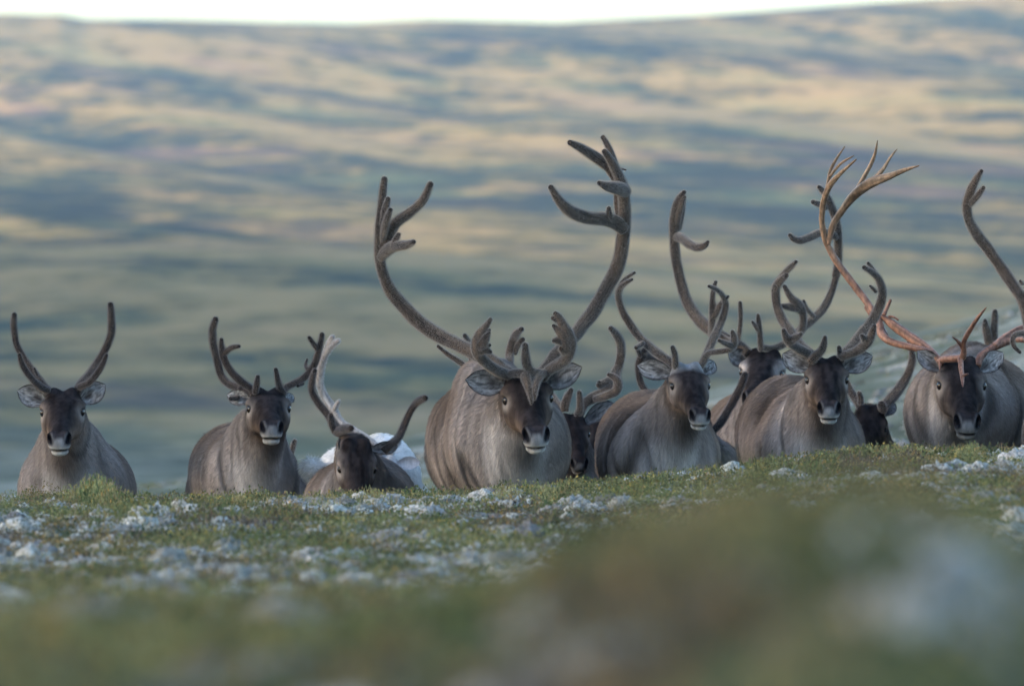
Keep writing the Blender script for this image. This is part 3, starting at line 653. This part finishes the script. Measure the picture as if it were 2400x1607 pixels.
# ------------------------------------------------------------------ the herd
reindeer(37.5, (146, 962), 103, 13, 0, 1, (172, 1150, .45, .235), (190, 1155, 1.3, .235), 'leftmost reindeer, small, facing us with thin simple antlers and both ears out', 1,
    cheek=.25, up=(165, 1045, .38, .125), ears=((41, 915), (246, 901)), mat=vel_dark, ant=(
    'A 350 760 28 .04, 300 715 30 .06, 230 620 26 .14, 150 500 24 .2, 105 400 22 .2, 92 300 22 .14, 97 225 20 .06; A 330 740 26 .02, 265 705 26 -.03, 200 640 24 -.08, 148 560 20 -.12, 132 497 14 -.14; A 255 640 12 .1, 235 590 9 .06',
    'A 520 760 30 .04, 540 715 34 .05, 600 640 30 .12, 670 540 28 .2, 730 430 27 .2, 760 320 26 .14, 757 230 24 .08, 752 155 20 .02; A 540 715 26 .02, 600 690 24 -.04, 660 625 22 -.09, 705 550 19 -.12, 724 500 14 -.13'))
reindeer(37, (630, 954), 102, 6, 4, 0, (587, 1120, .45, .2), (560, 1105, 1.15, .22), 'reindeer second from left, raised pale muzzle and dark forked antlers', 2,
    cheek=.4, ears=((531, 925, .06, .03), (690, 925, .10, .02)), mat=vel_dark, up=(600, 1010, .35, .10), ant=(
    'B 610 700 30 .04, 600 670 28 .02, 520 610 30 .0, 440 530 28 .0, 400 460 28 0, 380 395 26 0, 372 340 20 -.03, 372 300 16 -.05; B 385 410 22 0, 420 375 20 -.03, 460 353 18 -.06, 503 348 13 -.08; B 620 690 24 .0, 632 620 22 -.04, 640 572 16 -.06; B 600 690 30 .05, 515 655 32 .15, 430 625 32 .22, 370 560 30 .26, 342 450 30 .26, 315 340 28 .2, 305 240 28 .12, 330 150 22 .05; B 515 650 24 .12, 518 700 22 .10, 485 730 20 .06, 440 733 16 .02',
    'B 830 700 30 .04, 800 650 26 .02, 785 580 22 -.03, 772 520 17 -.05; B 820 690 28 .04, 850 650 26 .08, 900 625 26 .1, 980 580 27 .14, 1045 500 27 .14, 1080 410 25 .1, 1100 330 22 .06, 1112 262 19 .02; B 1080 370 22 .08, 1045 325 19 .04, 1018 285 15 .02; B 1010 520 14 .14, 990 490 12 .18, 1003 445 8 .2; B 930 640 12 .1, 975 625 9 .14'))
reindeer(36, (837, 1097), 90, 50, 8, -2, (860, 1190, .45, .21), (840, 1202, 1.1, .24), 'grey brown reindeer grazing with lowered head and wide antlers, white fluffy tail', 3,
    ears=((815, 1033, .06, .034), (934, 1045, .06, .028)), mat=vel_dark, cheek=.5, tail=(722, 1095, 1.35), ant=(
    'C 720 1080 38 .04, 690 1055 38 .03, 600 1010 40 .06, 490 950 40 .12, 430 880 36 .18, 370 790 32 .24, 290 690 30 .26, 237 590 28 .24, 245 500 26 .18, 266 438 20 .12; C 445 930 34 .08, 500 905 36 -.04, 555 895 26 -.12; C 425 930 26 .1, 400 860 30 .06, 395 790 18 .02; C 610 1020 18 .03, 560 1000 14 -.02',
    'C 810 1085 38 .04, 845 1050 36 .05, 920 985 32 .12, 970 895 30 .18, 1010 800 28 .2, 1055 720 27 .18, 1105 672 27 .12, 1148 655 24 .06'))
reindeer(38.6, (898, 1118), 84, 30, 4, 0, (900, 1120, .4, .155), (828, 1135, 1.0, .185), 'white reindeer with tall pale antler, standing behind the grazing one', 4,
    ears=((840, 1060), (985, 1082, .02, .03)), mat=vel_pale, white=True, up=(890, 1058, .45, .075), ant=(
    'C 790 1120 34 .0, 740 1035 36 0, 640 965 38 .08, 560 915 38 .14, 480 860 34 .2, 410 745 34 .26, 340 640 34 .28, 300 530 34 .26, 312 420 32 .22, 350 310 30 .16, 400 240 26 .1, 452 200 20 .04; C 340 320 26 .16, 378 220 24 .12, 408 170 20 .08; C 420 750 22 .22, 440 710 20 .18, 458 682 13 .16',
    'C 860 1120 30 .0, 880 1060 30 .04, 930 1010 28 .12'))
reindeer(39, (655, 1132), 84, 55, 0, 0, (640, 1190, .4, .19), (600, 1195, 1.1, .2), 'mostly hidden reindeer, only a dark antler tip beside the second reindeer', 5, hidden=True, ears=('none', 'none'),
    mat=vel_brown, ant=('B 880 1290 22 .0, 876 1200 22 .08, 890 1120 22 .1, 912 1045 17 .06', 'B 770 1300 22 .0, 740 1230 22 .1'))
reindeer(35, (1237, 931), 117, 17, 6, 3, (1192, 1040, .5, .25), (1153, 1042, 1.15, .285), 'big bull in the middle with the largest velvet antlers and two broad brow shovels', 6,
    ears=((1092, 889, -.02, .042), (1362, 860, -.02, .042)), up=(1150, 930, .6, .16), fine=.006, mb_=.8, mane=.1, ant=(
    'E 810 640 46 .04, 770 595 46 .05, 700 540 48 .1, 600 470 50 .16; D 1000 1615 44 .05, 960 1590 44 .07, 880 1530 48 .1, 800 1490 50 .14, 650 1420 50 .22, 500 1345 50 .3, 380 1255 49 .35, 270 1140 46 .38, 185 1020 42 .38, 147 900 38 .35, 138 800 36 .3, 137 700 34 .24, 147 580 32 .18, 157 450 28 .12, 170 335 21 .06; D 150 720 26 .25, 165 620 26 .18, 178 540 26 .12, 195 465 17 .06; D 160 740 22 .25, 175 650 24 .14, 190 590 22 .08, 210 535 15 .03; D 165 790 36 .26, 205 690 36 .22, 250 620 36 .15, 340 555 34 .08, 430 465 31 .02, 472 370 23 -.02; D 150 850 32 .3, 190 800 38 .22, 240 775 34 .12, 310 768 28 .02, 362 748 17 -.05; D 225 780 20 .12, 245 735 22 .1, 264 700 16 .08; E 800 610 40 .0, 740 590 42 -.03, 660 550 46 -.10, 590 500 46 -.16, 545 440 46 -.2, 530 380 46 -.22, 545 310 42 -.22, 585 250 34 -.22, 625 200 26 -.22, 645 165 18 -.22; E 535 400 44 -.2, 580 370 44 -.23, 610 310 34 -.24, 636 272 14 -.24; E 535 430 44 -.2, 580 400 40 -.22, 625 405 30 -.22, 645 425 18 -.22; E 560 300 34 -.21, 610 280 28 -.22, 640 250 12 -.22; E 600 380 24 -.22, 640 370 14 -.22',
    'E 1050 640 40 .02, 1090 590 42 .05, 1150 520 44 .1, 1200 460 44 .14; D 1200 1610 42 .04, 1240 1570 44 .07, 1290 1500 46 .11, 1400 1385 48 .2, 1500 1255 50 .28, 1600 1105 50 .34, 1680 950 50 .37, 1722 820 48 .36, 1740 680 46 .32, 1748 540 42 .27, 1738 420 43 .2, 1708 320 38 .14, 1660 220 30 .08, 1615 155 20 .04; D 1705 370 30 .18, 1650 265 36 .16, 1560 195 36 .12, 1465 135 31 .06, 1388 97 20 .02; D 1690 250 20 .14, 1645 130 22 .16, 1605 62 17 .18; D 1750 410 46 .16, 1700 395 44 .06, 1635 385 32 -.02, 1580 362 17 -.06; D 1740 660 46 .3, 1690 620 48 .26, 1620 600 46 .22, 1510 590 44 .16, 1400 550 40 .1, 1315 475 30 .04, 1262 388 19 0; D 1665 620 28 .24, 1645 570 24 .2, 1643 528 17 .18; D 1725 640 30 .3, 1705 520 30 .3, 1700 420 24 .28; D 1730 270 6 .1, 1755 275 5 .08; E 1060 640 42 .0, 1100 580 42 -.03, 1170 535 46 -.08, 1240 490 46 -.14, 1280 440 44 -.18, 1290 370 48 -.2, 1265 290 50 -.21, 1230 220 44 -.22, 1190 150 36 -.22, 1165 118 22 -.22; E 1270 420 50 -.18, 1240 330 46 -.22, 1200 260 36 -.22, 1150 215 16 -.22; E 1180 170 28 -.22, 1142 155 18 -.22; E 1280 400 50 -.18, 1230 345 40 -.21, 1185 325 34 -.22, 1155 335 22 -.22; E 1250 420 50 -.17, 1220 400 34 -.2; E 1000 600 34 -.08, 955 560 30 -.12, 932 520 38 -.13, 928 440 34 -.16, 925 372 26 -.19; E 960 560 30 -.1, 925 620 44 -.125, 950 700 34 -.165, 968 780 22 -.2, 974 835 9 -.225; E 1075 590 34 -.04, 1035 620 34 -.10, 1010 680 30 -.155, 1000 760 20 -.20, 1000 800 9 -.22; E 800 600 32 -.04, 870 590 34 -.09, 925 600 36 -.12, 1000 590 34 -.10, 1070 590 30 -.04'))
reindeer(37.2, (1192, 938), 84, 40, 0, 0, (1200, 1060, .5, .2), (1200, 1065, 1.3, .2), 'reindeer hidden behind the big bull, only antler tips rising past its crown', 7, hidden=True, ears=('none', 'none'), ant=(
    'E 760 650 36 .0, 800 520 36 .1, 800 430 34 .16, 825 330 34 .16, 855 275 30 .1, 895 243 22 .05; E 840 440 24 .16, 865 370 26 .14, 903 325 22 .1; E 740 640 26 .06, 640 620 26 .16, 520 590 26 .2, 420 520 24 .24, 300 440 20 .26, 228 378 14 .26; E 500 500 26 .24, 480 400 26 .22, 460 330 24 .18, 440 295 20 .14',
    'E 880 640 30 0, 1000 580 30 .1'))
reindeer(37, (1345, 1015), 76, 24, 7, 0, (1338, 1150, .4, .19), (1312, 1150, 1.2, .19), 'dark faced grazing reindeer beside the big bull, one ear out and a curled antler', 8,
    ears=('none', (1437, 941, .03, .042)), tone=.8, mb_=.25, ant=(
    'E 1240 900 36 .04, 1240 860 36 .04, 1265 790 34 .04, 1292 728 20 .02; E 1225 880 26 .06, 1180 830 26 .14, 1130 760 24 .2',
    'E 1340 930 34 .0, 1362 880 30 -.02, 1362 810 28 -.04, 1356 748 21 -.05; E 1360 920 38 .03, 1395 840 38 .06, 1480 785 44 .08, 1580 735 46 .1, 1640 670 50 .14, 1645 600 46 .18, 1670 540 40 .2, 1688 450 38 .2, 1688 370 38 .16, 1655 290 34 .1, 1608 235 22 .05; E 1480 800 26 .02, 1580 770 34 -.04, 1660 730 38 -.06, 1670 670 38 -.06, 1630 620 26 -.05, 1590 605 16 -.05; E 1530 710 22 .1, 1515 665 16 .08; E 1620 640 40 .14, 1555 670 30 .1, 1510 690 22 .08'))
reindeer(38.6, (1414, 1020), 84, 30, 0, 0, (1446, 1135, .4, .19), (1480, 1125, 1.1, .2), 'reindeer almost hidden between the dark faced grazer and its grey crowned neighbour', 9,
    ears=((1372, 985, .02, .03), 'none'), tone=.8, ant=('G 110 1010 30 .04, 60 960 30 .1', 'G 210 1000 30 .04, 300 960 30 .1'))
reindeer(35.5, (1618, 901), 93, 18, 9, 0, (1555, 1085, .45, .215), (1530, 1047, 1.15, .24), 'reindeer with a pale grey crown and thin brown antlers, muzzle turned slightly right', 10,
    ears=((1493, 856, .02, .042), (1675, 845, .08, .034)), fore=.85, cheek=.4, up=(1590, 960, .35, .11), ant=(
    'F 600 1530 32 .02, 575 1475 34 .04, 500 1425 35 .1, 400 1345 34 .18, 310 1260 32 .24, 235 1150 30 .27, 182 1050 27 .26, 160 960 26 .22, 178 895 22 .16, 225 855 16 .1, 266 832 10 .06; F 155 930 22 .2, 180 865 17 .16, 230 815 15 .12, 284 780 11 .08; F 600 1510 28 .0, 592 1400 25 -.05, 575 1352 18 -.07; F 350 1320 20 .18, 297 1355 17 .12',
    'F 770 1530 32 .02, 800 1480 30 .04, 840 1400 31 .08, 900 1260 31 .16, 955 1140 30 .22, 985 1030 27 .22, 962 960 22 .18, 915 910 18 .12, 855 884 14 .08; F 975 990 14 .2, 1000 963 12 .18; F 820 1430 24 .06, 860 1392 22 .02, 930 1385 21 -.04, 1005 1372 22 -.08, 1045 1335 30 -.1, 1050 1280 27 -.12, 1035 1232 17 -.14; F 1040 1345 28 -.1, 990 1328 22 -.14, 932 1300 14 -.18'))
reindeer(37.6, (1620, 1012), 84, 50, 0, 0, (1642, 1125, .4, .19), (1652, 1130, 1.2, .2), 'reindeer hidden behind the grey crowned one, dark antlers showing on both its sides', 11, hidden=True, ears=('none', 'none'), mat=vel_dark, ant=(
    'G 960 1000 40 .04, 800 800 40 .12, 620 640 38 .2, 550 500 36 .22, 535 340 40 .2, 580 240 52 .18, 600 190 40 .14; G 600 230 45 .18, 690 290 40 .22, 830 380 36 .2; G 560 260 20 .16, 520 165 24 .12',
    'G 1180 1060 40 .02, 1300 1080 42 .06, 1400 1000 44 .1, 1480 880 46 .14, 1560 740 46 .16, 1640 580 44 .16, 1690 450 38 .14'))
reindeer(38.4, (1785, 870), 103, 12, -8, -3, (1782, 1045, .45, .215), (1765, 1040, 1.15, .24), 'tall antlered reindeer at the back with pale cheek, half hidden by the one in front', 12,
    ears=((1708, 828, .0, .034), (1893, 832, .06, .035)), up=(1775, 970, .4, .12), cheek=.8, ant=(
    'F 1160 1400 40 .03, 1130 1370 40 .05, 1050 1310 42 .1, 940 1265 46 .16, 850 1205 48 .22, 760 1120 47 .28, 690 1005 44 .33, 640 860 42 .36, 606 700 40 .34, 590 550 37 .28, 582 420 34 .22, 592 310 32 .16, 622 220 28 .1, 664 165 17 .05; F 605 450 26 .24, 622 340 26 .16, 645 260 22 .1, 668 203 14 .06; F 625 450 18 .26, 650 340 17 .2, 668 220 10 .16; F 600 500 36 .26, 650 520 34 .16, 700 560 34 .08, 770 588 31 0, 825 575 24 -.04, 846 545 14 -.05; K 400 1120 40 .2, 408 1020 42 .1, 420 900 50 .04, 425 750 56 .0, 420 620 44 -.02, 432 480 38 -.04, 466 368 28 -.05; K 440 860 50 .02, 510 740 50 -.02, 560 640 28 -.06; K 780 1200 36 -.02, 795 1100 36 -.06, 812 980 34 -.08, 820 820 34 -.1, 812 658 28 -.1; K 720 1200 36 .0, 620 1180 40 .08, 540 1130 34 .1',
    'K 1110 1330 46 .0, 1102 1240 44 -.02, 1095 1120 42 -.04, 1082 1000 40 -.06, 1072 900 36 -.07, 1066 832 24 -.07; K 1075 1050 36 -.05, 1020 985 30 -.08, 987 930 20 -.1; K 1120 1290 50 .0, 1250 1310 50 .04, 1400 1260 52 .08, 1550 1160 56 .14, 1700 1010 60 .2, 1850 880 62 .26, 1990 740 60 .3, 2080 570 56 .33, 2140 400 52 .34, 2180 240 50 .34; I 520 1010 30 .34, 536 900 31 .33, 537 780 30 .3, 528 660 29 .26, 502 570 28 .22, 470 490 25 .16, 432 430 21 .12, 406 403 15 .1; I 450 545 20 .18, 410 520 21 .12, 362 503 15 .08; I 520 745 26 .28, 470 712 26 .22, 420 712 27 .16, 350 742 28 .1, 270 768 26 .04, 222 750 21 .02, 206 728 14 0; K 1640 1110 50 .12, 1690 1020 52 .06, 1705 900 54 .02, 1690 790 62 -.02, 1620 690 80 -.05, 1520 570 50 -.08, 1440 430 34 -.1; K 1640 720 76 -.04, 1560 720 66 -.06, 1480 715 50 -.08, 1410 705 38 -.1; K 1850 860 36 .2, 1780 780 32 .14, 1725 690 30 .1, 1712 632 22 .08'))
reindeer(36.5, (1938, 887), 100, 15, 0, 0, (1905, 1065, .45, .22), (1860, 1015, 1.15, .25), 'reindeer facing us with pale lips, both ears out and hooked grey antlers', 13,
    cheek=.3, ears=((1834, 829, .02, .043), (2045, 834, .02, .043)), up=(1915, 950, .35, .12), fine=.0065, ant=(
    'H 790 830 34 .02, 755 785 36 .04, 685 725 36 .1, 620 640 36 .18, 560 540 34 .25, 522 440 32 .27, 515 345 31 .24, 545 285 26 .18, 590 248 17 .12; H 525 310 26 .24, 565 245 22 .18, 615 195 20 .12, 655 155 13 .06; H 740 780 32 .02, 660 738 32 -.05, 605 695 34 -.12, 580 655 24 -.16, 570 622 16 -.18; H 605 695 34 -.12, 655 672 28 -.16, 688 648 15 -.2; H 760 830 34 .0, 790 790 32 -.03, 828 762 28 -.06, 846 715 24 -.08, 853 668 14 -.09',
    'H 950 830 32 .02, 975 785 34 .04, 1030 735 37 .1, 1105 645 38 .18, 1172 560 37 .24, 1220 465 35 .27, 1244 370 31 .24, 1226 290 27 .18, 1178 230 22 .12, 1120 193 17 .06; H 1225 300 20 .2, 1188 225 18 .16, 1146 165 13 .12; H 960 800 30 .0, 1060 765 32 -.06, 1135 712 35 -.12, 1172 650 29 -.16, 1187 595 18 -.18; H 1135 700 32 -.12, 1105 662 18 -.16; H 955 800 20 .0, 948 738 17 -.02; H 1200 360 14 .2, 1172 332 13 .18, 1160 320 10 .16'))
reindeer(38, (2040, 1002), 78, 34, 0, 0, (2040, 1125, .4, .19), (1985, 1130, 1.15, .2), 'dark grazing reindeer behind the pale lipped one, head low and thin curved antler', 14,
    ears=('none', (2101, 945, .05, .03)), tone=.75, ant=(
    'H 1110 1180 32 .02, 1090 1135 30 .04, 1062 1090 29 .08, 1022 1030 30 .12, 1000 980 26 .14, 970 900 20 .14; H 1095 1120 22 -.02, 1098 1080 20 -.04, 1085 1048 16 -.05',
    'H 1225 1190 36 .0, 1245 1150 34 .03, 1315 1072 35 .1, 1378 990 34 .16, 1428 900 30 .18, 1450 820 26 .14, 1440 755 18 .1, 1420 700 12 .06; H 1250 1160 34 -.02, 1238 1125 30 -.06'))
reindeer(37, (2254, 899), 115, 18, 2, -1, (2250, 965, .45, .235), (2302, 968, 1.25, .25), 'large reindeer on the right with bare reddish antlers and a tine down its forehead', 15,
    ears=((2150, 822, .04, .03), (2352, 826, .06, .034)), up=(2275, 878, .6, .135), mat=bare, cheek=.45, mb_=.4, fine=.0065, mane=.1, ant=(
    'J 830 690 36 .02, 795 645 38 .04, 730 580 40 .1, 660 520 44 .16, 570 460 50 .2, 480 400 50 .24, 390 335 50 .26, 310 270 36 .28, 265 240 24 .28; J 720 590 36 .08, 620 545 34 .1, 500 515 38 .14, 400 490 38 .18, 310 455 42 .22, 250 390 44 .26, 235 310 40 .28, 255 240 30 .3; J 280 230 22 .28, 315 150 20 .3, 340 95 17 .3; J 330 240 16 .28, 370 240 12 .26, 410 270 12 .24; J 250 330 40 .28, 200 260 38 .32, 130 160 34 .36; I 850 1420 36 .26, 816 1350 36 .3, 790 1280 33 .32, 738 1195 28 .36, 660 1090 27 .4, 560 960 27 .42, 490 850 26 .42, 443 740 25 .4, 424 620 23 .36, 438 500 25 .3, 470 405 26 .24, 535 325 18 .18, 600 265 12 .14, 658 214 5 .1; I 465 400 20 .24, 480 300 15 .24, 530 200 10 .22, 580 128 4 .2; I 480 330 12 .22, 555 240 10 .18, 640 190 4 .14; I 470 790 18 .4, 495 670 26 .38, 575 545 30 .34, 660 440 37 .28, 755 375 38 .22, 870 332 28 .18, 980 290 18 .14, 1085 257 5 .1; I 625 490 20 .32, 700 355 19 .32, 762 240 16 .32, 790 160 11 .3, 803 86 3 .28; I 760 365 22 .24, 845 275 15 .22, 890 200 11 .22, 936 144 3 .22; J 790 660 34 .02, 850 630 38 -.03, 930 628 42 -.06, 1000 625 38 -.09, 1018 560 30 -.12, 1010 490 28 -.16, 1075 360 27 -.2, 1150 245 19 -.24, 1220 160 5 -.28; J 1015 540 26 -.13, 970 475 18 -.16, 912 430 7 -.18; J 985 630 32 -.09, 992 720 26 -.15, 1002 800 22 -.2, 1006 882 7 -.24; J 1000 790 16 -.2, 1052 768 10 -.22; J 800 650 20 .0, 795 730 8 -.05',
    'J 1140 700 40 .02, 1150 640 42 .04, 1220 565 42 .08, 1340 500 42 .12, 1460 450 42 .16, 1590 390 48 .2, 1750 300 50 .26, 1900 150 44 .3, 2000 -50 40 .32, 2020 -300 36 .3; J 1290 520 40 .1, 1400 430 40 .16, 1500 370 38 .2, 1620 330 40 .24; J 1500 450 34 .1, 1600 455 36 .02, 1700 420 34 -.06'))
reindeer(36.2, (2490, 905), 100, 18, -5, 0, (2520, 1020, .5, .22), (2550, 1010, 1.2, .24), 'reindeer cut off by the right edge, a tall grey velvet antler leaning in', 16, ears=('none', None), ant=(
    'S 2440 860 13 .03, 2430 830 14 .05, 2412 790 15 .12; I 1850 1450 44 .12, 1836 1330 43 .16, 1792 1175 42 .22, 1722 1065 41 .27, 1640 945 39 .3, 1560 830 37 .3, 1480 725 36 .27, 1424 625 34 .22, 1412 520 34 .18, 1440 420 31 .13, 1478 345 25 .08, 1510 292 14 .04; I 1435 520 22 .16, 1488 455 22 .1, 1524 406 15 .06; I 1790 1060 14 .26, 1775 1040 10 .24; S 2430 840 10 .0, 2412 800 9 -.04; J 1700 640 24 -.02, 1660 520 24 -.06, 1620 430 26 -.1, 1560 395 26 -.13, 1490 410 24 -.16, 1458 460 24 -.17, 1480 525 22 -.17, 1530 570 17 -.17',
    'S 2495 860 13 .03, 2520 800 13 .1, 2600 700 12 .2, 2640 560 11 .2'))
reindeer(39, (2268, 905), 84, 42, 0, 0, (2270, 1020, .45, .2), (2285, 1010, 1.1, .2), 'hidden reindeer behind the bare antlered one, two straight grey antler tips', 17, hidden=True, ears=('none', 'none'), ant=(
    'J 980 800 34 0, 930 640 30 .1', 'J 1200 700 40 .02, 1262 560 44 .08, 1250 470 44 .1, 1228 390 38 .08, 1213 320 30 .05, 1210 280 20 .03; J 1270 540 40 .08, 1292 440 40 .1, 1294 340 36 .08, 1300 245 33 .04, 1302 195 24 .02'))
# ------------------------------------------------------------------ haze: one closed box of air
hz = bpy.data.meshes.new('haze'); x0, x1, y0, y1, z0, z1 = -1500, 1500, -1000, 4400, float(Zg.min())-1, float(Zg.max())+3
hv = [(x, y, z) for x in (x0, x1) for y in (y0, y1) for z in (z0, z1)]
hz.from_pydata(hv, [], [(0, 1, 3, 2), (4, 6, 7, 5), (0, 4, 5, 1), (2, 3, 7, 6), (0, 2, 6, 4), (1, 5, 7, 3)])
ho = bpy.data.objects.new('haze', hz); S.collection.objects.link(ho)
hm = bpy.data.materials.new('air'); hm.use_nodes = True; ht = hm.node_tree; ht.nodes.remove(ht.nodes['Principled BSDF'])
pv = ht.nodes.new('ShaderNodeVolumePrincipled'); pv.inputs['Density'].default_value = HAZE
pv.inputs['Color'].default_value = (.40, .63, 1, 1); pv.inputs['Anisotropy'].default_value = .2
ht.links.new(pv.outputs[0], ht.nodes['Material Output'].inputs['Volume']); hz.materials.append(hm)
tag(ho, 'thin blue haze over the tundra and the far hillside', 'haze', kind='stuff')
